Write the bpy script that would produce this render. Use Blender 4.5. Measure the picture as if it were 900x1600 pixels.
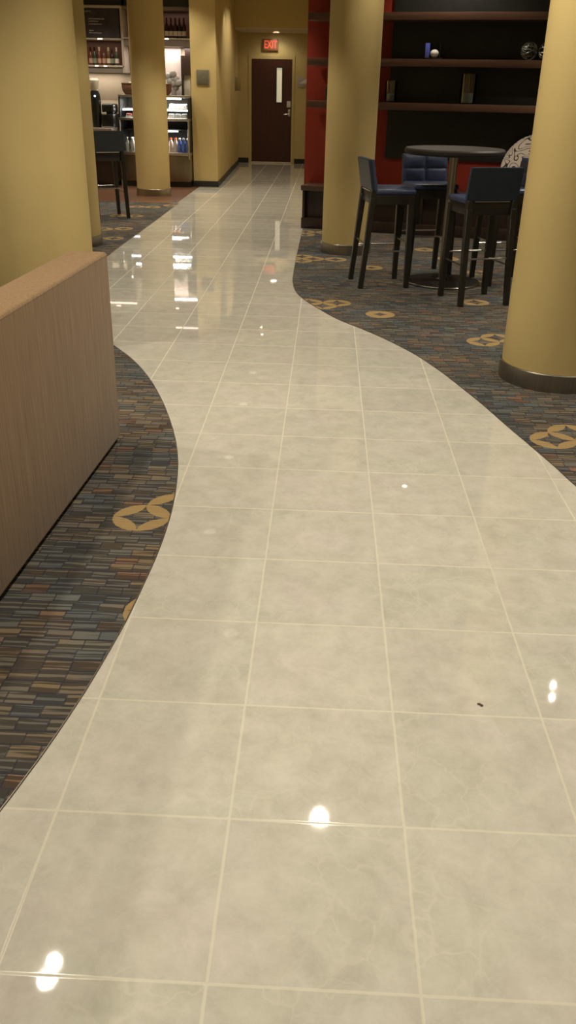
import bpy, bmesh, math, random
from mathutils import Vector, Matrix
R = math.radians
random.seed(7)
S = bpy.context.scene
COL = S.collection
for o in list(bpy.data.objects): bpy.data.objects.remove(o)

# ------------------------------------------------------------------ camera
CAMP = Vector((-0.23626, -1.02890, 1.53504))
F_PX, PIT, ROL, YAW = 1313.519, 0.464729, 0.0213499, -0.0355587
Fv = Vector((math.sin(YAW)*math.cos(PIT), math.cos(YAW)*math.cos(PIT), -math.sin(PIT)))
Rv = Vector((math.cos(YAW), -math.sin(YAW), 0)); Uv = Rv.cross(Fv)
R2 = math.cos(ROL)*Rv + math.sin(ROL)*Uv; U2 = -math.sin(ROL)*Rv + math.cos(ROL)*Uv
cam = bpy.data.cameras.new('camera'); co = bpy.data.objects.new('camera', cam); COL.objects.link(co)
M = Matrix((R2, U2, -Fv)).transposed().to_4x4(); M.translation = CAMP
co.matrix_world = M
cam.sensor_fit = 'VERTICAL'; cam.sensor_height = 36; cam.lens = F_PX/1600*36
cam.clip_start = .05; cam.clip_end = 100
S.camera = co

# ------------------------------------------------------------------ world, exposure
w = bpy.data.worlds.new('world'); S.world = w; w.use_nodes = True
bg = w.node_tree.nodes['Background']; bg.inputs[0].default_value = (1, .86, .64, 1); bg.inputs[1].default_value = .05
S.view_settings.view_transform = 'Standard'; S.view_settings.look = 'None'
S.view_settings.gamma = 1; S.view_settings.use_curve_mapping = False
S.view_settings.exposure = -0.02

WARM = (1, .90, .725)
WHITE = (1, .93, .86)
PW = 1.0          # master factor for the room's lamps

# rectangular area light, used for the café case and cabinets
def area(name, loc, sx, sy, power, col, rot=(0, 0, 0)):
    l = bpy.data.lights.new(name, 'AREA'); l.shape = 'RECTANGLE'; l.size = sx; l.size_y = sy
    l.energy = power; l.color = col
    o = bpy.data.objects.new(name, l); COL.objects.link(o); o.location = loc; o.rotation_euler = rot
    return o

# ------------------------------------------------------------------ material helpers
def nodes(name):
    m = bpy.data.materials.new(name); m.use_nodes = True
    nt = m.node_tree; b = nt.nodes['Principled BSDF']
    return m, nt, b
def N(nt, t, **kw):
    n = nt.nodes.new(t)
    for k, v in kw.items():
        if k.startswith('i_'): n.inputs[int(k[2:])].default_value = v
        else: setattr(n, k, v)
    return n
def math_(nt, op, a, b=None, c=None):
    n = nt.nodes.new('ShaderNodeMath'); n.operation = op
    for i, v in enumerate((a, b, c)):
        if v is None: continue
        if isinstance(v, (int, float)): n.inputs[i].default_value = v
        else: nt.links.new(v, n.inputs[i])
    return n.outputs[0]
def ramp(nt, fac, stops, interp='LINEAR'):
    n = nt.nodes.new('ShaderNodeValToRGB'); n.color_ramp.interpolation = interp
    e = n.color_ramp.elements
    while len(e) < len(stops): e.new(.5)
    for k, (p, c) in enumerate(stops): e[k].position = p; e[k].color = (*c, 1)
    nt.links.new(fac, n.inputs[0]); return n.outputs[0]
def mix(nt, fac, a, b, mode='MIX'):
    n = nt.nodes.new('ShaderNodeMix'); n.data_type = 'RGBA'; n.blend_type = mode
    for i, v in ((0, fac), (6, a), (7, b)):
        if isinstance(v, (int, float)): n.inputs[i].default_value = v
        elif isinstance(v, tuple): n.inputs[i].default_value = (*v, 1)
        else: nt.links.new(v, n.inputs[i])
    return n.outputs[2]
def simple(name, col, rough=.5, metal=0, spec=.5, var=.06, scale=8, bump=0, emis=None, estr=0, coat=0):
    m, nt, b = nodes(name)
    tc = N(nt, 'ShaderNodeTexCoord')
    ns = N(nt, 'ShaderNodeTexNoise'); ns.inputs['Scale'].default_value = scale; ns.inputs['Detail'].default_value = 3
    nt.links.new(tc.outputs['Object'], ns.inputs['Vector'])
    c = ramp(nt, ns.outputs[0], [(.3, tuple(x*(1-var) for x in col)), (.7, tuple(min(1, x*(1+var)) for x in col))])
    nt.links.new(c, b.inputs['Base Color'])
    b.inputs['Roughness'].default_value = rough; b.inputs['Metallic'].default_value = metal
    b.inputs['Specular IOR Level'].default_value = spec; b.inputs['Coat Weight'].default_value = coat
    if bump:
        bp = N(nt, 'ShaderNodeBump'); bp.inputs['Strength'].default_value = bump; bp.inputs['Distance'].default_value = .002
        n2 = N(nt, 'ShaderNodeTexNoise'); n2.inputs['Scale'].default_value = scale*12
        nt.links.new(tc.outputs['Object'], n2.inputs['Vector'])
        nt.links.new(n2.outputs[0], bp.inputs['Height']); nt.links.new(bp.outputs[0], b.inputs['Normal'])
    if emis:
        b.inputs['Emission Color'].default_value = (*emis, 1); b.inputs['Emission Strength'].default_value = estr
    return m
def wood(name, c1, c2, rough=.35, scale=3, axis=0, spec=.5):
    m, nt, b = nodes(name)
    tc = N(nt, 'ShaderNodeTexCoord'); mp = N(nt, 'ShaderNodeMapping')
    sc = [18*scale/3]*3; sc[axis] = 1.2
    mp.inputs['Scale'].default_value = sc
    nt.links.new(tc.outputs['Object'], mp.inputs[0])
    ns = N(nt, 'ShaderNodeTexNoise'); ns.inputs['Scale'].default_value = 2; ns.inputs['Detail'].default_value = 5
    nt.links.new(mp.outputs[0], ns.inputs['Vector'])
    nt.links.new(ramp(nt, ns.outputs[0], [(.3, c1), (.7, c2)]), b.inputs['Base Color'])
    b.inputs['Roughness'].default_value = rough; b.inputs['Specular IOR Level'].default_value = spec
    return m
def steel(name, col, rough=.3, axis=2):
    m, nt, b = nodes(name)
    tc = N(nt, 'ShaderNodeTexCoord'); mp = N(nt, 'ShaderNodeMapping')
    sc = [60]*3; sc[axis] = 1; mp.inputs['Scale'].default_value = sc
    nt.links.new(tc.outputs['Object'], mp.inputs[0])
    ns = N(nt, 'ShaderNodeTexNoise'); ns.inputs['Scale'].default_value = 2
    nt.links.new(mp.outputs[0], ns.inputs['Vector'])
    nt.links.new(ramp(nt, ns.outputs[0], [(.3, tuple(x*.85 for x in col)), (.7, col)]), b.inputs['Base Color'])
    b.inputs['Metallic'].default_value = 1; b.inputs['Roughness'].default_value = rough
    return m
def glass(name, tint=(1, 1, 1), alpha=.18, rough=.03):
    m, nt, b = nodes(name)
    tr = N(nt, 'ShaderNodeBsdfTransparent'); tr.inputs[0].default_value = (*tint, 1)
    gl = N(nt, 'ShaderNodeBsdfGlossy'); gl.inputs['Roughness'].default_value = rough
    fr = N(nt, 'ShaderNodeFresnel'); fr.inputs[0].default_value = 1.45
    f = math_(nt, 'ADD', fr.outputs[0], alpha*.15)
    mx = N(nt, 'ShaderNodeMixShader'); nt.links.new(f, mx.inputs[0])
    nt.links.new(tr.outputs[0], mx.inputs[1]); nt.links.new(gl.outputs[0], mx.inputs[2])
    out = nt.nodes['Material Output']; nt.links.new(mx.outputs[0], out.inputs[0])
    nt.nodes.remove(b); return m
def emit(name, col, s):
    m, nt, b = nodes(name)
    b.inputs['Base Color'].default_value = (*col, 1)
    b.inputs['Emission Color'].default_value = (*col, 1); b.inputs['Emission Strength'].default_value = s
    return m

# ------------------------------------------------------------------ floor tile material
T = .41
def tile_mat():
    m, nt, b = nodes('marble_tile')
    tc = N(nt, 'ShaderNodeTexCoord'); sx = N(nt, 'ShaderNodeSeparateXYZ'); nt.links.new(tc.outputs['Object'], sx.inputs[0])
    u = math_(nt, 'DIVIDE', sx.outputs[0], T); v = math_(nt, 'DIVIDE', sx.outputs[1], T)
    def edge(c):
        f = math_(nt, 'FRACT', c); return math_(nt, 'MINIMUM', f, math_(nt, 'SUBTRACT', 1.0, f))
    e = math_(nt, 'MINIMUM', edge(u), edge(v))
    gr = N(nt, 'ShaderNodeMapRange'); gr.interpolation_type = 'SMOOTHSTEP'
    nt.links.new(e, gr.inputs[0]); gr.inputs[1].default_value = .005; gr.inputs[2].default_value = .0105
    gr.inputs[3].default_value = 1; gr.inputs[4].default_value = 0
    # per tile random
    cid = N(nt, 'ShaderNodeCombineXYZ'); nt.links.new(math_(nt, 'FLOOR', u), cid.inputs[0]); nt.links.new(math_(nt, 'FLOOR', v), cid.inputs[1])
    wn = N(nt, 'ShaderNodeTexWhiteNoise'); wn.noise_dimensions = '3D'; nt.links.new(cid.outputs[0], wn.inputs[0])
    # offset the marble per tile
    off = N(nt, 'ShaderNodeVectorMath'); off.operation = 'MULTIPLY_ADD'
    nt.links.new(wn.outputs['Color'], off.inputs[0]); off.inputs[1].default_value = (9, 9, 9); nt.links.new(tc.outputs['Object'], off.inputs[2])
    n1 = N(nt, 'ShaderNodeTexNoise'); n1.inputs['Scale'].default_value = 11; n1.inputs['Detail'].default_value = 9; n1.inputs['Roughness'].default_value = .72; n1.inputs['Distortion'].default_value = .25
    nt.links.new(off.outputs[0], n1.inputs['Vector'])
    c = ramp(nt, n1.outputs[0], [(.30, (.42, .395, .335)), (.5, (.56, .54, .47)), (.70, (.69, .665, .60))])
    # broad cloud tint
    n2 = N(nt, 'ShaderNodeTexNoise'); n2.inputs['Scale'].default_value = 3.2; n2.inputs['Detail'].default_value = 2
    nt.links.new(off.outputs[0], n2.inputs['Vector'])
    c = mix(nt, .42, c, ramp(nt, n2.outputs[0], [(.35, (.60, .545, .50)), (.65, (.545, .55, .46))]))
    # fine pale veins
    nw = N(nt, 'ShaderNodeTexNoise'); nw.inputs['Scale'].default_value = 5; nw.inputs['Detail'].default_value = 4
    nt.links.new(off.outputs[0], nw.inputs['Vector'])
    wv = N(nt, 'ShaderNodeVectorMath'); wv.operation = 'MULTIPLY_ADD'
    nt.links.new(nw.outputs['Color'], wv.inputs[0]); wv.inputs[1].default_value = (.35, .35, .35); nt.links.new(off.outputs[0], wv.inputs[2])
    vo = N(nt, 'ShaderNodeTexVoronoi'); vo.feature = 'DISTANCE_TO_EDGE'; vo.inputs['Scale'].default_value = 7
    nt.links.new(wv.outputs[0], vo.inputs['Vector'])
    vm = N(nt, 'ShaderNodeMapRange'); nt.links.new(vo.outputs[0], vm.inputs[0]); vm.inputs[1].default_value = 0; vm.inputs[2].default_value = .05; vm.inputs[3].default_value = 1; vm.inputs[4].default_value = 0
    vf = math_(nt, 'MULTIPLY', vm.outputs[0], math_(nt, 'MULTIPLY', math_(nt, 'SUBTRACT', n2.outputs[0], .42), 1.6), None)
    c = mix(nt, vf, c, (.68, .64, .55))
    # per tile brightness
    hs = N(nt, 'ShaderNodeHueSaturation'); nt.links.new(c, hs.inputs['Color'])
    nt.links.new(math_(nt, 'ADD', math_(nt, 'MULTIPLY', wn.outputs[0], .07), .965), hs.inputs['Value'])
    c = mix(nt, math_(nt, 'MULTIPLY', gr.outputs[0], .45), hs.outputs[0], (.66, .62, .48))
    nt.links.new(c, b.inputs['Base Color'])
    nt.links.new(math_(nt, 'ADD', math_(nt, 'MULTIPLY', gr.outputs[0], .6), .024), b.inputs['Roughness'])
    b.inputs['Specular IOR Level'].default_value = .55
    return m

# ------------------------------------------------------------------ carpet material
RR = .115
RINGS = [(-.925, 1.926, 1), (-.81, 2.041, 1), (-.735, 1.262, 1), (.885, 4.765, 1), (1.0, 4.88, 1), (-.12, 5.83, 1), (-.235, 5.715, 1), (-.35, 5.83, 1),
         (-.12, 7.80, 1), (-.35, 7.80, 1), (-.465, 7.915, 1), (-.465, 7.685, 1), (1.02, 6.0, 1), (.935, 2.93, 1), (1.05, 3.045, 1), (-.47, 9.62, 1), (-.24, 9.62, 1), (-.47, 9.40, 1),
         (.211, 5.482, 1.12), (.225, 7.403, 1.12), (1.10, 6.85, 1.12), (1.05, 8.02, 1.0), (.86, 8.55, 1.12), (1.25, 7.3, 1),
         (-2.72, 11.6, 1), (-2.95, 11.6, 1), (-2.77, 10.63, 1), (-3.0, 10.63, 1), (-2.67, 9.5, 1), (-2.9, 9.42, 1), (-2.62, 8.75, 1), (-2.85, 8.75, 1), (-2.5, 11.85, 1)]
def ring_group():
    g = bpy.data.node_groups.new('carpet_ring', 'ShaderNodeTree')
    g.interface.new_socket('P', in_out='INPUT', socket_type='NodeSocketVector')
    g.interface.new_socket('C', in_out='INPUT', socket_type='NodeSocketVector')
    g.interface.new_socket('K', in_out='INPUT', socket_type='NodeSocketFloat')
    g.interface.new_socket('Mask', in_out='OUTPUT', socket_type='NodeSocketFloat')
    gi = g.nodes.new('NodeGroupInput'); go = g.nodes.new('NodeGroupOutput'); L = g.links.new
    def vm(op, a, b=None):
        n = g.nodes.new('ShaderNodeVectorMath'); n.operation = op
        L(a, n.inputs[0])
        if b is not None:
            if isinstance(b, tuple): n.inputs[1].default_value = b
            else: L(b, n.inputs[1])
        return n
    d = vm('SUBTRACT', gi.outputs[0], gi.outputs[1]); a = vm('ABSOLUTE', d.outputs[0])
    l1 = vm('LENGTH', a.outputs[0]).outputs['Value']
    s = vm('SUBTRACT', a.outputs[0], (RR, RR, 0)); l2 = vm('LENGTH', s.outputs[0]).outputs['Value']
    m1 = math_(g, 'LESS_THAN', l1, RR*.985); m2 = math_(g, 'LESS_THAN', l2, math_(g, 'MULTIPLY', gi.outputs[2], RR*1.0))
    L(math_(g, 'MULTIPLY', m1, m2), go.inputs[0])
    return g
def carpet_mat():
    m, nt, b = nodes('patterned_carpet')
    tc = N(nt, 'ShaderNodeTexCoord')
    nz = N(nt, 'ShaderNodeTexNoise'); nz.inputs['Scale'].default_value = 9; nz.inputs['Detail'].default_value = 2
    nt.links.new(tc.outputs['Object'], nz.inputs['Vector'])
    wob = N(nt, 'ShaderNodeVectorMath'); wob.operation = 'MULTIPLY_ADD'
    nt.links.new(nz.outputs['Color'], wob.inputs[0]); wob.inputs[1].default_value = (.012, .012, 0); nt.links.new(tc.outputs['Object'], wob.inputs[2])
    sx = N(nt, 'ShaderNodeSeparateXYZ'); nt.links.new(wob.outputs[0], sx.inputs[0])
    BH, BW = .052, .084
    row = math_(nt, 'FLOOR', math_(nt, 'DIVIDE', sx.outputs[1], BH))
    rn = N(nt, 'ShaderNodeTexWhiteNoise'); rn.noise_dimensions = '1D'; nt.links.new(row, rn.inputs['W'])
    xs = math_(nt, 'ADD', math_(nt, 'DIVIDE', sx.outputs[0], BW), math_(nt, 'MULTIPLY', rn.outputs[0], 5))
    colx = math_(nt, 'FLOOR', xs)
    cid = N(nt, 'ShaderNodeCombineXYZ'); nt.links.new(colx, cid.inputs[0]); nt.links.new(row, cid.inputs[1])
    wn = N(nt, 'ShaderNodeTexWhiteNoise'); wn.noise_dimensions = '3D'; nt.links.new(cid.outputs[0], wn.inputs[0])
    # large zones of blue / brown
    zn = N(nt, 'ShaderNodeTexNoise'); zn.inputs['Scale'].default_value = 2.1; zn.inputs['Detail'].default_value = 1
    nt.links.new(tc.outputs['Object'], zn.inputs['Vector'])
    blue = ramp(nt, wn.outputs[0], [(0, (.042, .062, .085)), (.25, (.085, .10, .105)), (.5, (.055, .075, .092)), (.68, (.125, .118, .095)), (.86, (.15, .095, .055)), (.95, (.19, .09, .045))], 'CONSTANT')
    brown = ramp(nt, wn.outputs[0], [(0, (.11, .095, .075)), (.25, (.14, .10, .065)), (.5, (.09, .088, .082)), (.68, (.17, .11, .055)), (.86, (.06, .07, .088)), (.94, (.20, .085, .045))], 'CONSTANT')
    zf = ramp(nt, zn.outputs[0], [(.40, (0, 0, 0)), (.56, (1, 1, 1))])
    c = mix(nt, zf, blue, brown)
    c = mix(nt, .36, c, (.16, .15, .12))
    hv = N(nt, 'ShaderNodeHueSaturation'); nt.links.new(c, hv.inputs['Color']); hv.inputs['Value'].default_value = 1.28; c = hv.outputs[0]
    # dark thread stripes running across (x)
    ny = N(nt, 'ShaderNodeTexNoise'); ny.inputs['Scale'].default_value = 1; ny.inputs['Detail'].default_value = 3
    cc = N(nt, 'ShaderNodeCombineXYZ'); nt.links.new(math_(nt, 'MULTIPLY', xs, .16), cc.inputs[0]); nt.links.new(math_(nt, 'MULTIPLY', sx.outputs[1], 75), cc.inputs[1]); nt.links.new(math_(nt, 'MULTIPLY', wn.outputs[0], 3), cc.inputs[2])
    nt.links.new(cc.outputs[0], ny.inputs['Vector'])
    st = ramp(nt, ny.outputs[0], [(.49, (1, 1, 1)), (.54, (0, 0, 0))])
    c = mix(nt, math_(nt, 'MULTIPLY', st, .74), c, (.032, .028, .026))
    fx = math_(nt, 'FRACT', xs); fy = math_(nt, 'FRACT', math_(nt, 'DIVIDE', sx.outputs[1], BH))
    g = math_(nt, 'MAXIMUM', math_(nt, 'LESS_THAN', fx, .06), math_(nt, 'LESS_THAN', fy, .13))
    c = mix(nt, math_(nt, 'MULTIPLY', g, .7), c, (.035, .036, .05))
    # gold rings
    G = ring_group(); acc = None
    flat = N(nt, 'ShaderNodeVectorMath'); flat.operation = 'MULTIPLY'; nt.links.new(tc.outputs['Object'], flat.inputs[0]); flat.inputs[1].default_value = (1, 1, 0)
    jit = N(nt, 'ShaderNodeTexNoise'); jit.inputs['Scale'].default_value = 60; nt.links.new(tc.outputs['Object'], jit.inputs['Vector'])
    j2 = N(nt, 'ShaderNodeVectorMath'); j2.operation = 'MULTIPLY_ADD'; nt.links.new(jit.outputs['Color'], j2.inputs[0]); j2.inputs[1].default_value = (.008, .008, 0)
    nt.links.new(flat.outputs[0], j2.inputs[2])
    for (x, y, k) in RINGS:
        gn = nt.nodes.new('ShaderNodeGroup'); gn.node_tree = G
        nt.links.new(j2.outputs[0], gn.inputs[0]); gn.inputs[1].default_value = (x+.004, y+.004, 0); gn.inputs[2].default_value = k
        acc = gn.outputs[0] if acc is None else math_(nt, 'MAXIMUM', acc, gn.outputs[0])
    gold = mix(nt, math_(nt, 'MULTIPLY', st, .22), (.36, .25, .115), (.24, .16, .07))
    c = mix(nt, acc, c, gold)
    nt.links.new(c, b.inputs['Base Color']); b.inputs['Roughness'].default_value = .95; b.inputs['Specular IOR Level'].default_value = .1
    fn = N(nt, 'ShaderNodeTexNoise'); fn.inputs['Scale'].default_value = 350; nt.links.new(tc.outputs['Object'], fn.inputs['Vector'])
    bp = N(nt, 'ShaderNodeBump'); bp.inputs['Strength'].default_value = .5; bp.inputs['Distance'].default_value = .003
    nt.links.new(fn.outputs[0], bp.inputs['Height']); nt.links.new(bp.outputs[0], b.inputs['Normal'])
    return m
def fabric_mat():
    m, nt, b = nodes('striated_fabric')
    tc = N(nt, 'ShaderNodeTexCoord'); mp = N(nt, 'ShaderNodeMapping'); mp.inputs['Scale'].default_value = (300, 300, 5)
    nt.links.new(tc.outputs['Object'], mp.inputs[0])
    n1 = N(nt, 'ShaderNodeTexNoise'); n1.inputs['Scale'].default_value = 1; n1.inputs['Detail'].default_value = 3; nt.links.new(mp.outputs[0], n1.inputs['Vector'])
    m2 = N(nt, 'ShaderNodeMapping'); m2.inputs['Scale'].default_value = (45, 45, 1.2); nt.links.new(tc.outputs['Object'], m2.inputs[0])
    n2 = N(nt, 'ShaderNodeTexNoise'); n2.inputs['Scale'].default_value = 1; n2.inputs['Detail'].default_value = 3; nt.links.new(m2.outputs[0], n2.inputs['Vector'])
    f = math_(nt, 'ADD', math_(nt, 'MULTIPLY', n1.outputs[0], .75), math_(nt, 'MULTIPLY', n2.outputs[0], .25))
    nt.links.new(ramp(nt, f, [(.36, (.175, .104, .046)), (.5, (.232, .142, .068)), (.64, (.30, .195, .105))]), b.inputs['Base Color'])
    b.inputs['Roughness'].default_value = .85; b.inputs['Specular IOR Level'].default_value = .2
    b.inputs['Sheen Weight'].default_value = .15
    bp = N(nt, 'ShaderNodeBump'); bp.inputs['Strength'].default_value = .3; bp.inputs['Distance'].default_value = .002
    nt.links.new(n1.outputs[0], bp.inputs['Height']); nt.links.new(bp.outputs[0], b.inputs['Normal'])
    return m
def swirl_mat():
    # white upholstery with curling dark line pattern
    m, nt, b = nodes('scroll_upholstery')
    tc = N(nt, 'ShaderNodeTexCoord')
    nz = N(nt, 'ShaderNodeTexNoise'); nz.inputs['Scale'].default_value = 4.5; nz.inputs['Detail'].default_value = 0; nz.inputs['Distortion'].default_value = 1.8
    nt.links.new(tc.outputs['Object'], nz.inputs['Vector'])
    f = math_(nt, 'FRACT', math_(nt, 'MULTIPLY', nz.outputs[0], 6))
    d = math_(nt, 'ABSOLUTE', math_(nt, 'SUBTRACT', f, .5))
    nt.links.new(ramp(nt, d, [(.09, (.05, .03, .025)), (.13, (.85, .74, .66))]), b.inputs['Base Color'])
    b.inputs['Roughness'].default_value = .7
    return m
def woodfloor_mat():
    m, nt, b = nodes('plank_floor')
    tc = N(nt, 'ShaderNodeTexCoord'); br = N(nt, 'ShaderNodeTexBrick')
    br.inputs['Scale'].default_value = 1; br.inputs['Brick Width'].default_value = 1.2; br.inputs['Row Height'].default_value = .12; br.inputs['Mortar Size'].default_value = .002
    br.inputs['Color1'].default_value = (.17, .085, .05, 1); br.inputs['Color2'].default_value = (.21, .105, .062, 1); br.inputs['Mortar'].default_value = (.08, .03, .02, 1)
    nt.links.new(tc.outputs['Object'], br.inputs['Vector']); nt.links.new(br.outputs[0], b.inputs['Base Color'])
    b.inputs['Roughness'].default_value = .22; return m

MT = {
 'tile': tile_mat(), 'carpet': carpet_mat(), 'fabric': fabric_mat(), 'swirl': swirl_mat(), 'plank': woodfloor_mat(),
 'yellow': simple('yellow_paint', (.56, .432, .188), .6, var=.03, scale=3, bump=.15, spec=.3),
 'red': simple('red_paint', (.30, .034, .018), .5, var=.04, scale=3, bump=.08, spec=.3),
 'ceil': simple('ceiling_paint', (.62, .55, .42), .8, var=.02),
 'cream': simple('cream_paint', (.55, .46, .34), .7, var=.03),
 'blackbase': simple('black_rubber', (.018, .016, .013), .45),
 'darkwall': simple('charcoal_panel', (.012, .012, .011), .45, var=.2, scale=14),
 'darkwood': wood('dark_wood', (.020, .012, .009), (.036, .019, .013), .35, axis=2),
 'shelfwood': wood('shelf_walnut', (.085, .040, .024), (.13, .062, .036), .4, axis=0),
 'benchwood': wood('bench_walnut', (.055, .028, .018), (.085, .042, .026), .4, axis=0),
 'doorwood': wood('door_mahogany', (.050, .012, .008), (.075, .020, .012), .4, axis=2),
 'stoolwood': wood('stool_wenge', (.012, .011, .009), (.022, .019, .014), .35, axis=2),
 'leather': simple('navy_leather', (.040, .055, .115), .38, var=.12, scale=20, bump=.1),
 'leatherback': simple('charcoal_navy_leather', (.018, .028, .040), .42, var=.1, scale=20, bump=.1),
 'steel': steel('brushed_steel', (.50, .46, .40), .36), 'chrome': steel('polished_steel', (.55, .52, .48), .28),
 'basesteel': steel('kick_steel', (.36, .33, .29), .33), 'stainless': steel('case_stainless', (.26, .225, .165), .4),
 'polestl': steel('pole_steel', (.40, .36, .30), .32),
 'tabletop': wood('table_laminate', (.022, .015, .011), (.036, .023, .016), .5, axis=0),
 'glass': glass('clear_glass'), 'caseglass': glass('case_glass', (.97, 1, 1), .05),
 'blueglass': simple('blue_glass', (.14, .19, .75), .15, emis=(.05, .08, .6), estr=0),
 'candle': simple('candle_wax', (.93, .92, .86), .5),
 'sand': simple('pale_sand', (.17, .24, .26), .8, scale=60),
 'reed': simple('dry_reed', (.10, .085, .045), .8),
 'wire': simple('silver_wire', (.28, .28, .24), .4, metal=.4),
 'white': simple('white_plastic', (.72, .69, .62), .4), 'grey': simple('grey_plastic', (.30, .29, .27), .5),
 'laminate': simple('pale_frame_laminate', (.42, .36, .30), .35, var=.04), 'greyframe': simple('grey_rail_laminate', (.17, .14, .115), .5),
 'redbrown': wood('cabinet_back', (.075, .028, .018), (.11, .042, .026), .4, axis=0),
 'black': simple('black_plastic', (.012, .013, .013), .3), 'blackmat': simple('black_matte', (.010, .010, .009), .6),
 'board': simple('chalkboard', (.045, .040, .042), .8, var=.25, scale=6), 'chalk': simple('chalk', (.32, .30, .29), .9),
 'counter': simple('stone_counter', (.36, .30, .27), .3, var=.15, scale=40),
 'sign': simple('grey_sign_face', (.15, .135, .095), .4, var=.18, scale=30), 'signframe': simple('sign_frame', (.20, .17, .12), .4), 'olive': simple('olive_sign', (.19, .14, .05), .5),
 'lavender': simple('pale_sign_face', (.40, .34, .33), .4), 'wicker': simple('brown_wicker', (.13, .055, .025), .7, var=.4, scale=50, bump=.6),
 'bluep': simple('blue_label', (.09, .16, .42), .25, var=.5, scale=40), 'greenp': simple('green_soda', (.06, .22, .03), .25, var=.2, scale=30),
 'clearp': simple('clear_drink', (.42, .45, .45), .2, var=.3, scale=40), 'orangep': simple('orange_cap', (.75, .16, .03), .35), 'whitecap': simple('white_cap', (.75, .75, .75), .35), 'milk': simple('milky_bottle', (.60, .52, .46), .35),
 'pink': simple('pink_packaging', (.65, .22, .20), .4, var=.4, scale=30), 'pack': simple('clear_clamshell', (.62, .62, .60), .25, var=.3, scale=25),
 'wineD': simple('dark_wine_glass', (.022, .008, .010), .12), 'rose': simple('rose_bottle', (.12, .035, .025), .2), 'greenB': simple('green_wine_glass', (.03, .05, .03), .15), 'amber': simple('amber_bottle', (.10, .045, .02), .15),
 'labelW': simple('bottle_label', (.55, .48, .40), .5, var=.2, scale=60), 'labelP': simple('pink_bottle_label', (.42, .24, .18), .5), 'labelG': simple('green_bottle_label', (.20, .22, .16), .5),
 'foil': simple('bottle_foil', (.50, .42, .30), .35),
 'lens': emit('lamp_lens', (1, .92, .78), 20), 'lensdim': emit('dim_lamp_lens', (1, .88, .66), 1.0), 'trimw': simple('lamp_trim', (.7, .66, .58), .4),
 'strip': emit('case_light_strip', (.95, .97, 1), 9), 'exitred': emit('exit_letters', (1, .13, .06), .40), 'exitface': simple('exit_face', (.30, .13, .07), .4),
 'pane': emit('lit_pane', (.86, .78, .56), .40), 'bluelamp': emit('indicator_lamp', (.55, .75, 1), 3), 'puck': emit('puck_lamp', (1, .80, .60), 7),
 'orangewood': wood('warm_apron_wood', (.013, .011, .009), (.022, .017, .012), .35, axis=0),
}

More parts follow.
